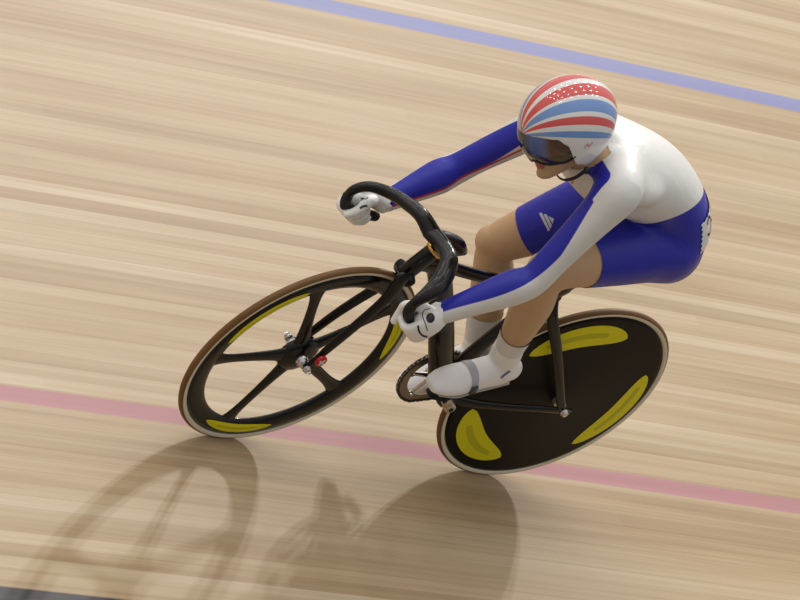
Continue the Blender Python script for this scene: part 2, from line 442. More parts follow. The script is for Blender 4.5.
# fork
def fk(y, x, z): return FH + fax * y + ffw * x + A(0, 0, z)
mb = MB()
for s in (1, -1):
    y = .048 * s; bl = [at(404, 279, .042), at(386, 300, .046), at(358, 325, .050), at(331, 349, .054), at(319, 360, .056)]
    base_ = [A(p_[0], 0, p_[2]) for p_ in bl]
    if s < 0: base_ = [A(p_[0], 0, p_[2]) for p_ in (at(389, 279, -.042), at(370, 291, -.046), at(338, 311, -.050), at(312, 329, -.054), at(301, 337, -.056))]
    tube(mb, [b_ + fax * f_ * s for b_, f_ in zip(base_, (.034, .042, .045, .046, .047))] + [FH + fax * .047 * s], [.012, .010, .009, .008, .006, .005], rb=[.022, .020, .0175, .0155, .012, .009], seg=18, ref=(0, 1, 0))
tube(mb, [A(.853, 0, .668) - fax * .030, A(.851, 0, .678), A(.853, 0, .668) + fax * .030], .011, rb=.018, seg=18, ref=(1, 0, .3))
fork = mb.build('fork', satin); under(bike, fork)
mb = MB(); lathe(mb, HT0 + A(.002, 0, -.004), HT1 - HT0, [(-.004, .02), (-.004, .0285), (.004, .0285), (.004, .02)], 40)
mb.build('crown_race', carbon, fork)
# timing transponder
TR = at(321, 361, .064); mb = MB()
lathe(mb, TR - fax * .004, fax, [(0, .001), (0, .0165), (.006, .0172), (.009, .015), (.009, .001)], 32)
trp = mb.build('timing_transponder', redm); under(bike, trp); trp['label'] = 'red transponder with a white cross'
mb = MB()
for g in (.35, .35 + math.pi / 2): box(mb, TR + fax * .0056, [math.cos(g) * ffw + A(0, 0, math.sin(g)), fax, -math.sin(g) * ffw + A(0, 0, math.cos(g))], (.0105, .0008, .0028))
mb.build('white_cross', whitep, trp, False)
# stem and handlebar
mb = MB()
tube(mb, [HT1, A(.815, 0, .80)], .021, n=2, seg=24)
loft(mb, [[*at(462, 249, .0), .020, .013], [*at(457, 246, .0), .028, .024], [*at(448, 242, 0), .029, .026], [*at(434, 236, 0), .024, .018]], 5, 24, (0, 1, 0))
stem = mb.build('stem', carbon); under(bike, stem)
mb = MB()
BNpts = [at(432, 233, 0), at(443, 246, .045), at(449, 261, .10), at(442, 280, .150), at(430, 292, .178), at(416, 302, .19), at(408, 312, .19), at(412, 321, .188), at(428, 331, .186)]
BFpts = [at(432, 233, 0), at(422, 216, -.045), at(408, 204, -.095), at(390, 193, -.145), at(369, 186.5, -.178), at(352, 191, -.19), at(345, 204, -.19), at(352, 212, -.188), at(375, 216, -.186)]
ra = [.026, .023, .024, .0255, .021, .015, .0125, .0115, .0115]; rb_ = [.017, .017, .017, .016, .014, .0125, .0120, .0115, .0115]
raF = [.026, .022, .020, .0165, .014, .0125, .0125, .0115, .0115]
fwd = A(.9, 0, -.35)
tube(mb, BNpts, ra, rb=rb_, seg=22, n=8, ref=tuple(fwd)); tube(mb, BFpts, raF, rb=rb_, seg=22, n=8, ref=tuple(fwd))
hb = mb.build('handlebar', carbon); under(bike, hb)
for pts in (BNpts, BFpts):
    mb = MB(); tube(mb, catmull(pts, 8)[-22:], .0138, seg=18, n=1)
    mb.build('grip', matte, hb)
# cranks, chainring, chain, pedals
TH = math.radians(33); cv = A(math.cos(TH), 0, math.sin(TH)); PN = BB + cv * .165 + A(0, .075, 0); PF = BB - cv * .165 - A(0, .078, 0)
mb = MB(); toothed(mb, BB - A(0, .046, 0), A(0, 1, 0), .101, 50, .004, .074)
cr_ = mb.build('chainring', bronze, None, False); under(bike, cr_)
mb = MB()
for k in range(5):
    g = TH + math.pi + k * 2 * math.pi / 5; d = A(math.cos(g), 0, math.sin(g)); tube(mb, [BB - A(0, .048, 0) + d * .012, BB - A(0, .047, 0) + d * .08], [.009, .006], rb=[.004, .003], ref=tuple(np.cross(d, A(0, 1, 0))), n=3, seg=12)
    cyl(mb, BB - A(0, .052, 0) + d * .076, BB - A(0, .040, 0) + d * .076, .005, seg=14)
mb.build('spider', steel, cr_)
for s, P_, sg in ((1, PN, 1), (-1, PF, -1)):
    mb = MB(); y = .058 * s
    tube(mb, [BB + A(0, y, 0), BB + A(0, y, 0) + cv * .08 * sg, BB + A(0, y * 1.08, 0) + cv * .165 * sg], [.0155, .011, .0125], rb=[.0075, .006, .007], ref=tuple(np.cross(cv, A(0, 1, 0))), seg=18)
    cyl(mb, BB + A(0, y - .011 * s, 0), BB + A(0, y + .011 * s, 0), .017, .0155, bevel=.002)
    ck = mb.build('crank_arm', alloy); under(bike, ck)
    mb = MB(); cyl(mb, BB + A(0, y + .010 * s, 0), BB + A(0, y + .013 * s, 0), .007, seg=6); mb.build('crank_bolt', matte, ck)
    mb = MB(); cyl(mb, P_ - A(0, .01 * s, 0), P_ + A(0, .06 * s, 0), .0065)
    tube(mb, [P_ + A(.035, .03 * s, -.008), P_ + A(0, .032 * s, 0), P_ + A(-.035, .03 * s, .008)], [.018, .026, .018], rb=[.006, .009, .006], seg=16)
    under(bike, mb.build('pedal', matte))
mb = MB()
def belt(c0, r0, c1, r1, y, w, h):
    c0 = A(c0); c1 = A(c1); d = c0 - c1; L_ = np.hypot(d[0], d[2]); ux, uz = d[0] / L_, d[2] / L_; al = math.acos((r0 - r1) / L_); base = math.atan2(uz, ux); path = []
    for k in range(41): g = base - al + (2 * al) * k / 40 if False else base - (math.pi - (math.pi - al)) + 2 * al * k / 40; path.append(c0 + A(math.cos(g) * r0, 0, math.sin(g) * r0))
    g1 = base + al
    for k in range(17): g = g1 + (2 * math.pi - 2 * al) * k / 16; path.append(c1 + A(math.cos(g) * r1, 0, math.sin(g) * r1))
    path.append(path[0]); return path
pth = belt(BB, .101, RH, .031, -.046, .004, .008)
pth = [p_ + A(0, -.046 - p_[1] , 0) for p_ in pth]
seg = np.array(pth); dd = np.r_[0, np.cumsum(np.linalg.norm(np.diff(seg, axis=0), axis=1))]
nl = int(dd[-1] / .0127); s_ = np.linspace(0, dd[-1], nl + 1)[:-1]
lp = np.stack([np.interp(s_, dd, seg[:, i]) for i in range(3)], 1)
for i in range(nl):
    a_, b_ = lp[i], lp[(i + 1) % nl]; t_ = nrm(b_ - a_); mid = (a_ + b_) / 2; off = .0042 if i % 2 else .003
    for s in (-1, 1): box(mb, mid + A(0, off * s, 0), [t_, (0, 1, 0), np.cross(t_, A(0, 1, 0))], (.0085, .0006, .0036))
    cyl(mb, a_ - A(0, .005, 0), a_ + A(0, .005, 0), .003, seg=8)
under(bike, mb.build('chain', chainm, None, False))

# ------------------------------------------------------------------ rider
def attr_mat(name, base, layers, rough=.5, spec=.4, bump=None, sss=0, sheen=0):
    """base colour overlaid with coloured fabric panels cut at the zero line of mesh attributes"""
    mt = bpy.data.materials.new(name); mt.use_nodes = True; nt = mt.node_tree; b = nt.nodes['Principled BSDF']
    b.inputs['Roughness'].default_value = rough; b.inputs['Specular IOR Level'].default_value = spec
    if sheen: b.inputs['Sheen Weight'].default_value = sheen; b.inputs['Sheen Roughness'].default_value = .4
    if sss:
        b.inputs['Subsurface Weight'].default_value = sss; b.inputs['Subsurface Radius'].default_value = (.012, .005, .003); b.inputs['Subsurface Scale'].default_value = .6
    col = None
    rgb = nt.nodes.new('ShaderNodeRGB'); rgb.outputs[0].default_value = (*base, 1); col = rgb.outputs[0]
    for an, c, soft in layers:
        a = nt.nodes.new('ShaderNodeAttribute'); a.attribute_name = an
        r = nt.nodes.new('ShaderNodeMapRange'); r.inputs['From Min'].default_value = -soft; r.inputs['From Max'].default_value = soft
        nt.links.new(a.outputs['Fac'], r.inputs['Value'])
        mx = nt.nodes.new('ShaderNodeMix'); mx.data_type = 'RGBA'; mx.inputs[7].default_value = (*c, 1)
        nt.links.new(r.outputs[0], mx.inputs[0]); nt.links.new(col, mx.inputs[6]); col = mx.outputs[2]
    nt.links.new(col, b.inputs['Base Color'])
    if bump:
        t = nt.nodes.new('ShaderNodeTexCoord'); prev = None
        for sc_, st_, di_ in bump:
            n = nt.nodes.new('ShaderNodeTexNoise'); n.inputs['Scale'].default_value = sc_; n.inputs['Detail'].default_value = 3; n.inputs['Distortion'].default_value = .6
            nt.links.new(t.outputs['Object'], n.inputs['Vector'])
            bp = nt.nodes.new('ShaderNodeBump'); bp.inputs['Strength'].default_value = st_; bp.inputs['Distance'].default_value = di_
            nt.links.new(n.outputs['Fac'], bp.inputs['Height'])
            if prev: nt.links.new(prev, bp.inputs['Normal'])
            prev = bp.outputs[0]
        nt.links.new(prev, b.inputs['Normal'])
    return mt
def set_attr(me, name, vals):
    a = me.attributes.new(name, 'FLOAT', 'POINT'); a.data.foreach_set('value', np.asarray(vals, np.float32))

# joints
HN = A(.258, .085, 1.000); HF = A(.258, -.085, 1.000)
KN = A(.648, .165, .915); AN = A(.443, .115, .553)
KF = A(.378, -.195, .645); AF = A(.228, -.112, .335)
SN = A(.645, .165, 1.215); EN = A(.733, .222, .928); WN = at(439, 314, .195)
SF = A(.600, -.160, 1.150); EF = at(457, 168, -.21); WF = at(384, 202, -.19)
print('far arm', np.linalg.norm(SF - EF), np.linalg.norm(EF - WF))
HC = A(.765, -.020, 1.263)                                       # helmet centre
HR = np.array([[.846, .06, -.53], [.21, .876, .434], [.491, -.479, .728]]).T   # columns: face forward, left ear, crown
HR = np.linalg.svd(HR); HR = HR[0] @ HR[2]
def hp(x, y, z): return HC + HR @ A(x, y, z)

skin_m = attr_mat('skin', (.56, .365, .215), [('lips', (.42, .13, .10), .002)], .48, .4, bump=[(60, .12, .002)], sss=.12)
mb = MB()
# trunk
loft(mb, [[.180, 0, .950, .115, .080], [.200, 0, 1.010, .158, .108], [.255, 0, 1.080, .150, .105], [.345, 0, 1.132, .135, .097], [.445, 0, 1.152, .142, .102], [.530, -.003, 1.160, .158, .104], [.600, -.005, 1.170, .150, .088], [.650, -.008, 1.185, .100, .066]],
     6, 40, [(0, 1, 0)] * 3 + [(0, 1, 0), (.02, 1, .05), (.04, 1, .12), (.07, 1, .19), (.07, 1, .19)], power=2.2)
for s, y in ((1, 1), (-1, -1)):
    ellipsoid(mb, A(.178, .082 * s, .975), A(.084, .078, .092))      # seat muscles
ellipsoid(mb, A(.550, .085, 1.200), A(.12, .09, .045)); ellipsoid(mb, A(.540, -.085, 1.170), A(.12, .09, .045))  # shoulder blades
# neck
tube(mb, [A(.600, -.01, 1.195), A(.655, -.012, 1.205), hp(-.035, 0, -.06), hp(-.02, 0, -.02)], [.070, .060, .056, .055], seg=24)
# shoulders and arms
def arm(S, E_, W, s):
    u_ = nrm(E_ - S); f_ = nrm(W - E_)
    root = A(.590, .085 * s, 1.205 if s > 0 else 1.175)
    tube(mb, [root, S + (root - S) * .35, S, S + u_ * .06, S + (E_ - S) * .42, S + (E_ - S) * .75, E_, E_ + f_ * .05, E_ + (W - E_) * .35, E_ + (W - E_) * .68, W - f_ * .012, W + f_ * .001],
         [.070, .066, .060, .053, .047, .041, .040, .0435, .0415, .033, .0275, .027], seg=26, n=5)
arm(SN, EN, WN, 1); arm(SF, EF, WF, -1)
# legs
def leg(H, K, An, s, foot, heel_):
    t_ = nrm(K - H); c_ = nrm(An - K); back = nrm(np.cross(A(0, 1, 0), c_)) * -1
    back = nrm(np.cross(c_, A(0, 1, 0))); back = back if back[0] < 0 else -back
    tube(mb, [H + A(-.04, 0, -.005), H + t_ * .03, H + (K - H) * .25, H + (K - H) * .5, H + (K - H) * .75, H + (K - H) * .92, K - t_ * .0],
         [.098, .097, .090, .079, .066, .057, .050], seg=30, n=5)
    ellipsoid(mb, K + (t_ - c_) * .012, A(.046, .046, .046))
    tube(mb, [K - t_ * .01, K + c_ * .04, K + (An - K) * .22 + back * .006, K + (An - K) * .38 + back * .009, K + (An - K) * .6 + back * .006, K + (An - K) * .82 + back * .002, An, An + c_ * .02],
         [.049, .050, .054, .0545, .047, .038, .034, .034], seg=28, n=5)
    nf = nrm(np.cross(foot, A(0, 1, 0))); nf = nf if nf[2] > 0 else -nf
    loft(mb, [[*(heel_ + foot * x_ + nf * z_), w_, h_] for x_, z_, w_, h_ in ((.02, -.008, .018, .022), (.05, -.008, .022, .030), (.10, -.012, .026, .028), (.16, -.022, .030, .016), (.205, -.028, .026, .010))], 4, 18)
    tube(mb, [An, heel_ + foot * .055], [.030, .026], n=3, seg=18)
FN = nrm(A(.962, .03, -.30)); FF = nrm(A(.80, -.02, -.62))
HEELN = at(517, 366, .115); HEELF = AF - FF * .055 - A(0, 0, .028)
leg(HN, KN, AN, 1, FN, HEELN); leg(HF, KF, AF, -1, FF, HEELF)
# head: skull, jaw, nose, lips, chin, cheeks
ellipsoid(mb, hp(-.012, 0, -.012), A(.098, .073, .092), HR)
ellipsoid(mb, hp(.042, 0, -.072), A(.052, .058, .058), HR)
loft(mb, [[*hp(-.01, 0, -.075), .052, .030], [*hp(.035, 0, -.100), .046, .030], [*hp(.074, 0, -.123), .026, .020]], 4, 20, tuple(HR[:, 1]))
ellipsoid(mb, hp(.082, 0, -.125), A(.018, .021, .015), HR)
loft(mb, [[*hp(.086, 0, -.020), .009, .012], [*hp(.098, 0, -.045), .010, .012], [*hp(.108, 0, -.064), .0135, .010], [*hp(.098, 0, -.076), .013, .008]], 4, 16, tuple(HR[:, 1]))
for s in (1, -1):
    ellipsoid(mb, hp(.100, .0115 * s, -.071), A(.008, .007, .006), HR)
    ellipsoid(mb, hp(.072, .038 * s, -.062), A(.022, .022, .020), HR)
    ellipsoid(mb, hp(.090, .033 * s, -.018), A(.014, .026, .008), HR)
ellipsoid(mb, hp(.090, 0, -.092), A(.0115, .023, .0065), HR); ellipsoid(mb, hp(.087, 0, -.103), A(.0115, .019, .007), HR)
person = mb.build('person', skin_m)
person['label'] = 'cyclist crouched over the bars in a white and blue skinsuit and a striped helmet'; person['category'] = 'person'
remesh(person, .0042, 14, .5)
me = person.data; V = coords(me)
ed = np.empty(len(me.edges) * 2, np.int64); me.edges.foreach_get('vertices', ed); ed = ed.reshape(-1, 2)
deg = np.bincount(ed.ravel(), minlength=len(V)).astype(float)
wgt = np.clip((np.linalg.norm(V - HC, axis=1) - .13) / .06, 0, 1) * np.clip((V[:, 2] - .80) / .1, 0, 1) * np.clip(1 - (V[:, 0] - .70) / .05, 0, 1)
for _ in range(90):
    S_ = np.stack([np.bincount(ed[:, 0], V[ed[:, 1], i], len(V)) + np.bincount(ed[:, 1], V[ed[:, 0], i], len(V)) for i in range(3)], 1) / deg[:, None]
    V = V + (S_ - V) * (.5 * wgt)[:, None]
me.vertices.foreach_set('co', V.ravel()); me.update(); NV = normals(me)
bvB = bvh_of(person)
def hit(px, py): h = bvB.ray_cast(Vector(CAM), Vector(ray(px, py))); return A(h[0])
LV = (V - HC) @ HR
lip = np.maximum(.0215 - np.abs(LV[:, 1]), -1)
dl = .0095 - np.hypot((LV[:, 2] + .097) * 1.0, np.maximum(0, np.abs(LV[:, 1]) - .012) * .8)
set_attr(me, 'lips', np.where((LV[:, 0] > .085), dl, -.02))

# ---- skinsuit: the covered faces of the body, lifted off the skin
def seg_d(P, a, b):
    ab = b - a; t = np.clip(((P - a) @ ab) / (ab @ ab), 0, 1); return np.linalg.norm(P - a - t[:, None] * ab, axis=1), t
bones = dict(trunk1=(A(.16, 0, .98), A(.24, 0, 1.12), .13), trunk2=(A(.24, 0, 1.12), A(.44, 0, 1.185), .115), trunk3=(A(.44, 0, 1.185), A(.62, 0, 1.195), .12),
             clavN=(A(.62, .05, 1.2), SN, .068), clavF=(A(.61, -.05, 1.18), SF, .068),
             neck=(A(.655, -.012, 1.205), hp(-.03, 0, -.05), .056), head=(hp(-.02, 0, 0), hp(.05, 0, -.08), .075),
             uaN=(SN, EN, .048), faN=(EN, WN + nrm(WN - EN) * .04, .036), uaF=(SF, EF, .048), faF=(EF, WF + nrm(WF - EF) * .04, .036),
             thN=(HN, KN, .078), shN=(KN, AN, .046), thF=(HF, KF, .078), shF=(KF, AF, .046), ftN=(AN, AN + FN * .16, .03), ftF=(AF, AF + FF * .16, .03))
names = list(bones); D = np.stack([seg_d(V, bones[n][0], bones[n][1])[0] / bones[n][2] for n in names], 1)
cls = D.argmin(1)
def isin(*ns): return np.isin(cls, [names.index(n) for n in ns])
def plane(P, pt, n): return (P - pt) @ nrm(n)
# f > 0 where the suit covers
thN_d = nrm(KN - HN); thF_d = nrm(KF - HF); faN_d = nrm(WN - EN); faF_d = nrm(WF - EF)
HEMN = HN + (KN - HN) * ((at(576, 262, .125) - HN) @ (KN - HN) / ((KN - HN) @ (KN - HN)))
HEMF = HF + (KF - HF) * ((at(527, 236, -.15) - HF) @ (KF - HF) / ((KF - HF) @ (KF - HF)))
COLL = A(.655, -.012, 1.208); COLN = nrm(hp(.0, 0, -.01) - COLL)
regions = [(isin('thN', 'shN', 'ftN'), HEMN, -thN_d), (isin('thF', 'shF', 'ftF'), HEMF, -thF_d), (isin('faN'), WN - faN_d * .004, -faN_d), (isin('faF'), WF - faF_d * .004, -faF_d), (isin('neck', 'head'), COLL, -COLN)]
F = np.ones(len(V)) * .05; GN = np.zeros_like(V)
for msk, pt, n in regions: F[msk] = plane(V[msk], pt, n); GN[msk] = nrm(n)
nk = isin('trunk3', 'clavN', 'clavF') & (seg_d(V, A(.63, -.012, 1.195), hp(-.03, 0, -.05))[0] < .078)
F[nk] = plane(V[nk], COLL, -COLN); GN[nk] = -COLN
def cover(name, Fv, Gv, lift, material, parent, extra=None):
    """cloth over the body where Fv>0, its edge trimmed to the line Fv=0"""
    polys = [tuple(p.vertices) for p in me.polygons]
    keepv = Fv > 0
    fs = [p for p in polys if any(keepv[i] for i in p) and all(Fv[i] > -.012 for i in p)]
    used = sorted({i for f in fs for i in f}); idx = {k: i for i, k in enumerate(used)}
    U_ = np.array(used); P = V[U_].copy(); fv = Fv[U_]; neg = fv < 0
    P[neg] -= fv[neg][:, None] * Gv[U_][neg]
    P += NV[U_] * lift
    nm = bpy.data.meshes.new(name); nm.from_pydata(P.tolist(), [], [tuple(idx[i] for i in f) for f in fs]); nm.materials.append(material)
    nm.polygons.foreach_set('use_smooth', [True] * len(fs)); nm.update()
    o = bpy.data.objects.new(name, nm); COL.objects.link(o); o.parent = parent
    if extra:
        for k, vals in extra.items(): set_attr(nm, k, vals[U_])
    return o
# panels
SLEEVE_SIGN = 1
def perp(d, t): d = A(d); t = nrm(t); return nrm(d - (d @ t) * t)
blue = np.full(len(V), -.05); red = np.full(len(V), -.05)
# shorts: below the waist seam
W0 = hit(702, 195); W1 = hit(657, 221.5); W2 = hit(686, 211)
wnl = nrm(np.cross(W1 - W0, W2 - W0)); wnl = wnl if wnl[2] < 0 else -wnl; print('rump', hit(701, 215), hit(702, 235), hit(703, 200))
wv = plane(V * A(1, 0, 1) + np.abs(V) * A(0, 1, 0), W0, wnl)
print('waist plane', W0, W1, wnl)
tr = isin('trunk1', 'trunk2'); legs = isin('thN', 'thF', 'shN', 'shF', 'ftN', 'ftF')
blue[tr] = wv[tr]; blue[legs] = .03
# sleeves: blue panel round the inner front of the arm, red piping on its lower edge
def sleeve(msk, pts, dirB, s, half):
    S_ = catmull(pts, 120); T = np.gradient(S_, axis=0); T /= np.linalg.norm(T, axis=1)[:, None]
    for _ in range(160): T[1:-1] = (T[:-2] + T[1:-1] + T[2:]) / 3
    T /= np.linalg.norm(T, axis=1)[:, None]
    P = V[msk]; k = ((P[:, None, :] - S_[None]) ** 2).sum(2).argmin(1); t = T[k]
    Q = P - S_[k]; Q = Q - (Q * t).sum(1)[:, None] * t; r = np.linalg.norm(Q, axis=1) + 1e-6
    e1 = dirB - (t @ dirB)[:, None] * t; e1 /= np.linalg.norm(e1, axis=1)[:, None]; e2 = np.cross(t, e1) * s
    ang = np.arctan2((Q * e2).sum(1), (Q * e1).sum(1))
    hf = half * (.40 + .60 * np.clip(k / 80, 0, 1)); blue[msk] = (hf - np.abs(ang)) * r
    red[msk] = .0032 - np.abs((ang - half) * r - .002)
DB_N = nrm(-RIGHT * .50 + UP * .85 + BACK * .38); DB_F = nrm(BACK * .95 + UP * .20 - RIGHT * .1)
sleeve(isin('uaN', 'faN'), [SN, EN, WN], DB_N, SLEEVE_SIGN, math.radians(66))
sleeve(isin('uaF', 'faF'), [SF, EF, WF], DB_F, -SLEEVE_SIGN, math.radians(52))
# panel carries on over the front of the shoulder to the collar
for s, S, E_, DBv in ((1, SN, EN, DB_N), (-1, SF, EF, DB_F)):
    pm = isin('clavN' if s > 0 else 'clavF', 'trunk3', 'uaN' if s > 0 else 'uaF') & (V[:, 1] * s > 0)
    pq = S + (E_ - S) * .32 + perp(DBv, E_ - S) * .045; p0 = S + perp(DBv, E_ - S) * .056; p1 = A(.670, .066 * s, 1.206 if s > 0 else 1.18)
    d_ = np.minimum(seg_d(V[pm], p0, p1)[0], seg_d(V[pm], pq, p0)[0]); blue[pm] = np.maximum(blue[pm], .025 - d_)
cdist = plane(V, COLL, -COLN); cm = isin('trunk3', 'neck', 'clavN', 'clavF') & (np.linalg.norm(V - COLL, axis=1) < .080)
red[cm] = np.minimum(.006 - np.abs(cdist[cm] - .004), (V[cm] - COLL) @ nrm(A(.8, 0, -.5)) - .004)
suit_m = attr_mat('skinsuit_fabric', (.72, .72, .71), [('blue', (.019, .023, .38), .0012), ('red', (.60, .02, .04), .0012)], .42, .35, bump=[(22, .25, .006), (95, .12, .002)])
suit = cover('skinsuit', F, GN, .0022, suit_m, person, dict(blue=blue, red=red))
# socks
Fs = np.full(len(V), -.05); Gs = np.zeros_like(V)
for ms, K, An, q in ((isin('shN', 'ftN'), KN, AN, at(519, 328, .115)), (isin('shF', 'ftF'), KF, AF, at(485, 317, -.12))):
    n = nrm(An - K); Fs[ms] = plane(V[ms], q, n); Gs[ms] = n
sock_m = mat('white_sock_fabric', (.74, .74, .76), .75, .2, bump=(160, .15, .002))
lab = cls.copy()
for ns in (('shN', 'ftN'), ('shF', 'ftF')):
    Fo = np.where(isin(*ns), Fs, -.05); cover('sock', Fo, Gs, .0028, sock_m, person)

# ---- shoes
shoe_m = mat('white_overshoe', (.87, .87, .88), .38, .5, bump=(30, .12, .003)); strap_m = mat('dark_strap', (.06, .06, .075), .5)
def shoe(An, K, f, s, heel, length):
    n = nrm(np.cross(f, A(0, 1, 0))); n = n if n[2] > 0 else -n
    def q(x, z): return heel + f * x + n * z
    L = length / .27; mb = MB()
    loft(mb, [[*q(.012, -.008), .027, .034], [*q(.045 * L, -.004), .034, .046], [*q(.085 * L, -.006), .036, .047], [*q(.13 * L, -.014), .039, .038], [*q(.18 * L, -.022), .045, .029], [*q(.222 * L, -.027), .042, .022], [*q(.252 * L, -.030), .030, .015]], 5, 28, (0, 1, 0), power=2.3)
    c = nrm(K - An)
    tube(mb, [q(.05 * L, 0), An - c * .01, An + c * .035], [.040, .041, .040], seg=24)
    o = mb.build('shoe', shoe_m, person); remesh(o, .0035, 12, .5)
    bv = bvh_of(o); sm = MB()
    for x0, w in ((.150 * L, .010),):
        m_ = 40; vs = []
        for i in range(m_ + 1):
            g = math.radians(-25 + 230 * i / m_)
            for k in (-1, 0, 1):
                c0 = q(x0 + k * w, -.015); d = A(0, 1, 0) * math.cos(g) + n * math.sin(g)
                h = bv.ray_cast(Vector(c0 + d * .15), Vector(-d)); vs.append(A(h[0]) + d * .0016 if h[0] is not None else c0)
        sm.add(vs, [(i * 3 + k, i * 3 + k + 1, i * 3 + k + 4, i * 3 + k + 3) for i in range(m_) for k in (0, 1)])
    sm.build('strap', mat('grey_strap', (.42, .42, .47), .5), o)
    bk = MB(); g = math.radians(-6); d = A(0, 1, 0) * math.cos(g) + n * math.sin(g)
    h = bv.ray_cast(Vector(q(x0, -.015) + d * .15), Vector(-d)); box(bk, A(h[0]) + d * .002, [f, n, d], (.010, .013, .003)); bk.build('buckle', strap_m, o)
    so = MB(); loft(so, [[*q(.015, -.046), .022, .005], [*q(.06 * L, -.052), .024, .004], [*q(.13 * L, -.054), .030, .004], [*q(.185 * L, -.053), .038, .004], [*q(.235 * L, -.050), .028, .004]], 4, 20); so.build('sole', matte if False else mat('pale_sole', (.45, .43, .41), .5), o)
    return o
shN_ = shoe(AN, KN, FN, 1, HEELN, .268)
shF_ = shoe(AF, KF, FF, -1, HEELF, .262)

# ---- gloves: palm, four fingers and thumb closed round the grip
glove_m = mat('white_glove', (.86, .86, .85), .5, .35, bump=(45, .2, .002)); inkm = mat('black_print', (.012, .012, .014), .5)
def hand(G0, g, h, e1, W, s, thumb, ext=0):
    """g along the bar, h towards the knuckles, e1 out from the back of the hand"""
    mb = MB()
    def q(a, b, c): return G0 + g * a + h * b + e1 * c
    loft(mb, [[*(W - nrm(q(0, .03, .02) - W) * .003), .031, .028], [*W, .032, .027], [*q(-.003, -.030, .027), .037, .0175], [*q(-.001, .002, .031), .042, .0165], [*q(.0, .026, .029), .042, .0145]], 5, 26, tuple(g), power=2.4)
    for i, (ax, r, L_) in enumerate(((.032, .0102, 1.0), (.011, .0105, 1.06), (-.0105, .0100, 1.0), (-.031, .0090, .86))):
        pts = []; rr = []
        for k, (ang, rad) in enumerate(((28, .034), (52, .037), (85, .031), (112, .029), (145, .0255), (178, .0245), (205, .0235), (228 * 1.0, .0225))):
            a_ = math.radians(28 + (ang - 28) * L_)
            pts.append(q(ax * (1.0 - .05 * k / 7), math.sin(a_) * rad, math.cos(a_) * rad)); rr.append(r * (1.08 if k in (1, 3, 5) else 1.0) * (1 - .022 * k))
        tube(mb, pts, rr, seg=14, n=4, ref=tuple(g))
    ellipsoid(mb, q(.004, -.032, .006), A(.020, .020, .020)); ellipsoid(mb, q(.016, -.014, .014), A(.022, .020, .017), np.stack([g, h, e1], 1))
    tube(mb, thumb, [.017, .0145, .0125, .0118, .0098], seg=16, n=5, ref=tuple(g))
    o = mb.build('glove', glove_m, person); remesh(o, .0019, 5, .5); return o
gN = nrm(A(.128, 0, .066)); hN_ = perp(WN - EN, gN); eN = nrm(np.cross(gN, hN_)); eN = eN if eN[1] > 0 else -eN
G0 = at(417, 320, .186)
thN = [G0 - hN_ * .046 + gN * .004 + eN * .012, G0 - hN_ * .036 + gN * .032 + eN * .0, at(407, 305, .166), at(401, 311, .162), at(394, 321, .166)]
gloveN = hand(G0, gN, hN_, eN, WN, 1, thN)
G1 = at(358, 208.5, -.186); gF = gN; hF_ = perp(WF - EF, gF); eF = nrm(np.cross(gF, hF_)); eF = eF if eF[1] < 0 else -eF
thF = [G1 - hF_ * .042 + gF * .0 - eF * .006, G1 - hF_ * .034 + gF * .022 - eF * .018, G1 - hF_ * .010 + gF * .040 - eF * .030, G1 + hF_ * .010 + gF * .044 - eF * .030, G1 + hF_ * .030 + gF * .046 - eF * .024]
gloveF = hand(G1, gF, hF_, eF, WF, -1, thF)
bvN = bvh_of(gloveN)
def disc_quads(cx, cy, rx, ry, rot_, n=4):
    # a filled ellipse as one warped quad grid, corners on the rim
    c, s = math.cos(rot_), math.sin(rot_)
    return (cx, cy, rx, ry, c, s)
def ring_decal(bvh, cx, cy, r_in, r_out, rot_, a0=0, a1=360, n=28, ratio=1.0, lift=.0009, rows=3):
    mb = MB(); vs = []
    c, s = math.cos(rot_), math.sin(rot_)
    for i in range(n + 1):
        g = math.radians(a0 + (a1 - a0) * i / n)
        for k in range(rows + 1):
            r = r_in + (r_out - r_in) * k / rows; x = r * math.cos(g); y = r * math.sin(g) * ratio
            d = ray(cx + c * x - s * y, cy + s * x + c * y); h = bvh.ray_cast(Vector(CAM), Vector(d))
            if h[0] is None: print('RING MISS', cx, cy); return mb
            vs.append(A(h[0]) - d * lift)
    mb.add(vs, [(i * (rows + 1) + k, i * (rows + 1) + k + 1, (i + 1) * (rows + 1) + k + 1, (i + 1) * (rows + 1) + k) for i in range(n) for k in range(rows)])
    return mb
def stroke(bvh, pts, w, lift=.0009):
    """a painted stroke of pixel width w along pixel points"""
    P = catmull([[*p_, 0] for p_ in pts], 6)[:, :2]; T = np.gradient(P, axis=0); vs = []
    for p_, t in zip(P, T):
        n = A(-t[1], t[0]) / (np.hypot(*t) + 1e-9)
        for k in (-1, 0, 1):
            d = ray(*(p_ + n * k * w / 2)); h = bvh.ray_cast(Vector(CAM), Vector(d))
            if h[0] is None: print('STROKE MISS', p_); return MB()
            vs.append(A(h[0]) - d * lift)
    mb = MB(); mb.add(vs, [(i * 3 + k, i * 3 + k + 1, i * 3 + k + 4, i * 3 + k + 3) for i in range(len(P) - 1) for k in (0, 1)]); return mb
def child(mb, name, m_, parent):
    if mb.v: return mb.build(name, m_, parent)
child(ring_decal(bvN, 430.5, 318, 0.05, 4.4, .1, ratio=1.15), 'logo_dot', inkm, gloveN)
child(stroke(bvN, [(430, 308.5), (424, 310.5), (422.5, 316), (425.5, 324), (427.5, 331)], .9), 'logo_line', inkm, gloveN)
child(stroke(bvN, [(418, 325.5), (419, 331), (422.5, 335.5), (427.5, 337)], 2.0), 'logo_curve', inkm, gloveN)
bvF = bvh_of(gloveF)
child(stroke(bvF, [(360, 208.5), (363, 206.4), (367.5, 205.8)], 2.2), 'logo_curve', inkm, gloveF)
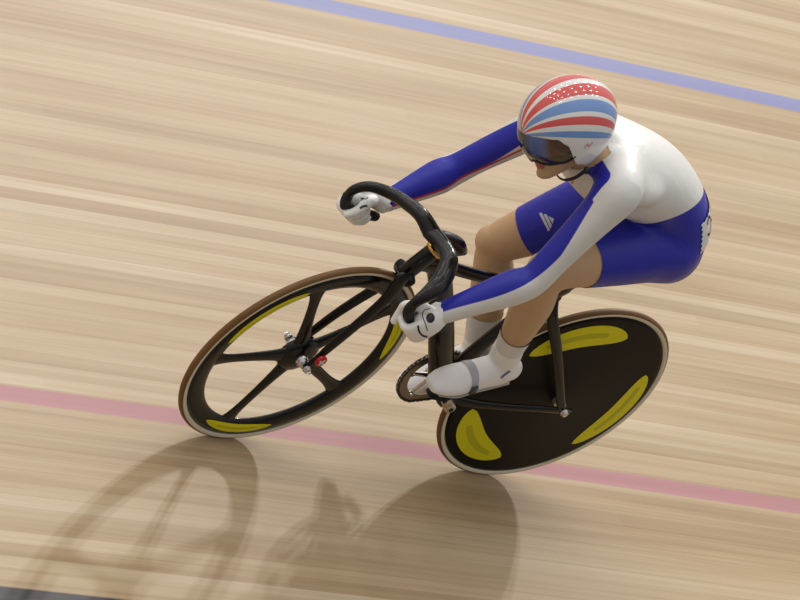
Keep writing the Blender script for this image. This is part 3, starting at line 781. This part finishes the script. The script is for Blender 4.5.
child(stroke(bvF, [(361, 198.2), (365, 198.8), (368, 197)], 1.6), 'logo_line', inkm, gloveF)

# ---- helmet
HA, HB, HCz = .135, .101, .112
def helmet_pt(al, th, grow=0.):
    """al azimuth from the brow (deg), th from the crown (deg)"""
    a_ = math.radians(al); t = math.radians(th)
    ax = HA + grow if abs(al) > 90 else HA - .004 + grow
    if th <= 90: sxy, z = math.sin(t), (HCz + grow) * math.cos(t)
    else: e = t - math.pi / 2; sxy, z = 1 - .55 * e * e, -.155 * math.sin(e)
    x = ax * math.cos(a_) * sxy; y = (HB + grow) * math.sin(a_) * sxy
    if x < 0: y *= 1 - .10 * (x / HA) ** 2
    if z < 0 and x < 0: x *= 1 + .8 * z       # tucks in to the nape
    return x, y, z
def smooth_interp(x, xs, ys):
    i = max(0, min(len(xs) - 2, int(np.searchsorted(xs, x) - 1))); t = (x - xs[i]) / (xs[i + 1] - xs[i]); t = t * t * (3 - 2 * t); return ys[i] + (ys[i + 1] - ys[i]) * t
def th_rim(al):
    return smooth_interp(abs(al), [0, 30, 55, 66, 77, 98, 115, 150, 180], [88, 88, 91, 98, 126, 132, 123, 110, 106])
helm = bpy.data.materials.new('striped_helmet_paint'); helm.use_nodes = True
nt = helm.node_tree; b = nt.nodes['Principled BSDF']; b.inputs['Roughness'].default_value = .12; b.inputs['Coat Weight'].default_value = .6; b.inputs['Coat Roughness'].default_value = .03
tcn = nt.nodes.new('ShaderNodeAttribute'); tcn.attribute_name = 'fan'
rp = nt.nodes.new('ShaderNodeValToRGB'); rp.color_ramp.interpolation = 'CONSTANT'
WHT, RD, BL = (.76, .76, .76, 1), (.66, .085, .085, 1), (.17, .31, .66, 1)
stops = [(0, WHT), (3.5, RD), (16, WHT), (20, BL), (32, WHT), (37, RD), (46, WHT), (54, BL), (63, WHT)]
e = rp.color_ramp.elements; e[0].position = 0; e[0].color = WHT; e[1].position = stops[1][0] / 180; e[1].color = stops[1][1]
for a_, c in stops[2:]: q = e.new(a_ / 180); q.color = c
nt.links.new(tcn.outputs['Fac'], rp.inputs[0]); nt.links.new(rp.outputs[0], b.inputs['Base Color'])
mb = MB(); NA, NT = 144, 40; fan = []
BROW = A(.131, 0, -.002)
def fanang(x, y, z):
    return abs(math.degrees(math.atan2(y, max(z, -.2) + .004 + .34 * (.131 - x))) - 8) / 180
vs = []
for shell in (0, 1):
    gr = 0 if shell == 0 else -.010
    for i in range(NA):
        al = -180 + 360 * i / NA
        for j in range(NT + 1):
            th = .5 + (th_rim(al) - .5) * j / NT; x, y, z = helmet_pt(al, th, gr); vs.append(hp(x, y, z)); fan.append(fanang(x, y, z) if shell == 0 else 1)
NN = NA * (NT + 1); fs = []
for sh in (0, 1):
    for i in range(NA):
        k = (i + 1) % NA
        for j in range(NT):
            fs.append((sh * NN + i * (NT + 1) + j, sh * NN + k * (NT + 1) + j, sh * NN + k * (NT + 1) + j + 1, sh * NN + i * (NT + 1) + j + 1))
    fs.append(tuple(sh * NN + i * (NT + 1) for i in range(NA)))
for i in range(NA):
    k = (i + 1) % NA; fs.append((i * (NT + 1) + NT, k * (NT + 1) + NT, NN + k * (NT + 1) + NT, NN + i * (NT + 1) + NT))
mb.add(vs, fs); helmet = mb.build('helmet', helm, person); set_attr(helmet.data, 'fan', fan)
# visor with black lower frame
vis = bpy.data.materials.new('tinted_visor'); vis.use_nodes = True; nt = vis.node_tree; b = nt.nodes['Principled BSDF']
b.inputs['Roughness'].default_value = .05; b.inputs['Coat Weight'].default_value = 1; b.inputs['Coat Roughness'].default_value = .02
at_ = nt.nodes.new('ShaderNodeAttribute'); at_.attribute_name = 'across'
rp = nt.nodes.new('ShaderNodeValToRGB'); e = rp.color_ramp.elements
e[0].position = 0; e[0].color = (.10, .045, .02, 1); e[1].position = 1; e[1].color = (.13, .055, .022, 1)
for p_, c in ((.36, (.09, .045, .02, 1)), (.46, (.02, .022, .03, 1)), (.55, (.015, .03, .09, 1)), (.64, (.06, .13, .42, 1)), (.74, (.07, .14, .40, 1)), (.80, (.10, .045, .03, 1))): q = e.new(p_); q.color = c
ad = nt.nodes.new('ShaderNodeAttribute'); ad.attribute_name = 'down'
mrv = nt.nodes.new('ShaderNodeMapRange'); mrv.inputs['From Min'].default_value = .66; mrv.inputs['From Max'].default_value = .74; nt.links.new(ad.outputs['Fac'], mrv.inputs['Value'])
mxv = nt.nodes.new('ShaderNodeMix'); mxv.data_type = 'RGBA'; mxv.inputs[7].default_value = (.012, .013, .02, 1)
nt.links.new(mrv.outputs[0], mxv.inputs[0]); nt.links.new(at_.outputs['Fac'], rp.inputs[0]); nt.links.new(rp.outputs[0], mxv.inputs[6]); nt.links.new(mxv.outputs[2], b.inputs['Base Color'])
tr_ = nt.nodes.new('ShaderNodeBsdfTransparent'); tr_.inputs[0].default_value = (.45, .28, .15, 1); mx = nt.nodes.new('ShaderNodeMixShader'); mx.inputs[0].default_value = .80
nt.links.new(tr_.outputs[0], mx.inputs[1]); nt.links.new(b.outputs[0], mx.inputs[2]); nt.links.new(mx.outputs[0], nt.nodes['Material Output'].inputs[0])
def vis_low(al): return smooth_interp(abs(al), [0, 12, 35, 60, 80], [122, 118, 121, 119, 112])
mb = MB(); vs = []; ac = []; dn = []; n1, n2 = 64, 16; low = []
for i in range(n1 + 1):
    al = -80 + 160 * i / n1
    for j in range(n2 + 1):
        th = 84 + (vis_low(al) - 84) * j / n2; x, y, z = helmet_pt(al, th, -.003); x += .010 * math.sin(math.pi * min(1, j / n2 * .9)) * math.cos(math.radians(al)); vs.append(hp(x, y, z)); ac.append(i / n1); dn.append(j / n2)
    low.append(vs[-1])
mb.add(vs, [(i * (n2 + 1) + j, i * (n2 + 1) + j + 1, (i + 1) * (n2 + 1) + j + 1, (i + 1) * (n2 + 1) + j) for i in range(n1) for j in range(n2)])
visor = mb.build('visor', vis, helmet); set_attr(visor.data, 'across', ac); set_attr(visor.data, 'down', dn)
mb = MB(); tube(mb, low[2:-2:3], .0034, n=3, seg=10); mb.build('visor_frame', carbon, visor)
for s in (1, -1):
    mb = MB(); ellipsoid(mb, hp(.076, .031 * s, -.036), A(.0125, .0125, .0125), HR, 18, 12)
    mb.build('eye', mat('eye_white', (.7, .68, .65), .2), person)
# chin strap
strapm = mat('black_strap', (.015, .015, .018), .6)
mb = MB()
for s in (1, -1):
    pts = [hp(-.005, .082 * s, -.105), hp(.005, .072 * s, -.118), hp(.020, .052 * s, -.137), hp(.034, .025 * s, -.150), hp(.038, 0, -.153)]
    tube(mb, pts, .0022, rb=.0065, ref=tuple(HR[:, 1]), seg=12)
mb.build('chin_strap', strapm, helmet)
mb = MB(); box(mb, hp(.000, .080, -.112), [HR[:, 0], HR[:, 1], HR[:, 2]], (.006, .004, .008)); mb.build('strap_buckle', strapm, helmet)
# ---- prints on the suit
bvS = bvh_of(suit)
pale = mat('pale_grey_print', (.55, .57, .68), .5)
bars = [[(539.3, 213.0), (542.3, 212.6), (545.0, 220.8), (543.5, 221.6)], [(543.4, 213.8), (546.6, 214.6), (548.6, 226.6), (546.4, 224.0)], [(548.0, 215.6), (551.4, 216.6), (551.9, 221.0), (550.2, 229.5)]]
bars = [[(539.0, 213.2), (542.0, 212.6), (550.0, 229.8), (548.2, 231.0)], [(543.6, 214.4), (546.6, 214.0), (552.0, 225.2), (550.4, 228.8)], [(548.2, 216.0), (554.0, 218.6), (553.4, 221.4), (552.6, 223.6)]]
o_ = decal(bvS, bars, .0008, 4); o_ = child(o_, 'thigh_logo', pale, suit)
# race number on the back of the shorts
mb = MB(); numbp = [(702.5, 190), (704.6, 196), (707.0, 204), (706.6, 216), (704.5, 228), (703.0, 238)]
nc = A(.128, 0, 1.085)
def on_suit(y, t, lift=.002):
    d = nrm(A(.75, -.30, -.60)); a_ = nrm(A(.37, .93, 0)); b_ = np.cross(a_, d); b_ = b_ if b_[2] > 0 else -b_
    o_ = A(.20, .10, 1.13) + a_ * y + b_ * t - d * .4
    h = bvS.ray_cast(Vector(o_), Vector(d)); return (A(h[0]) - d * lift) if h[0] is not None else None
def back_patch(fn, n1, n2, lift):
    vs = []
    for i in range(n1 + 1):
        for j in range(n2 + 1):
            y, z = fn(i / n1, j / n2); p_ = on_suit(y, z, lift); vs.append(p_)
    if any(v is None for v in vs): print('PATCH MISS'); return MB()
    mb = MB(); mb.add(vs, [(i * (n2 + 1) + j, i * (n2 + 1) + j + 1, (i + 1) * (n2 + 1) + j + 1, (i + 1) * (n2 + 1) + j) for i in range(n1) for j in range(n2)]); return mb
num = child(back_patch(lambda u_, v_: (-.125 + .170 * u_ + .0022 * math.sin(v_ * 40), -.085 + .100 * v_ + .002 * math.sin(u_ * 60)), 40, 26, .0035), 'race_number', whitep, suit)
if num:
    mb = MB()
    for cy in (.012, -.042, -.095):
        k0 = len(mb.v)
        q_ = back_patch(lambda u_, v_: (cy + (.011 + .006 * v_) * math.cos(u_ * 5.2 + .5), -.02 + (.026 + .006 * v_) * math.sin(u_ * 5.2 + .5)), 28, 2, .0052); mb.add(q_.v, q_.f)
    child(mb, 'number_print', inkm, num)
child(stroke(bvS, [(570.5, 178), (572.5, 180.5), (572, 184)], 2.2), 'chest_crest', mat('gold_print', (.45, .26, .10), .5), suit)
bvH = bvh_of(helmet); pinkm = mat('pink_signature', (.55, .22, .26), .5)
child(stroke(bvH, [(584.5, 148.5), (588, 143.8), (588.6, 146.6), (593, 142.2)], .8), 'signature', pinkm, helmet)
# ankle logo on the near shoe
bvA = bvh_of(shN_); child(stroke(bvA, [(501, 378), (505, 374.5), (510, 371)], 2.4), 'logo_mark', mat('navy_print', (.16, .18, .36), .5), shN_)
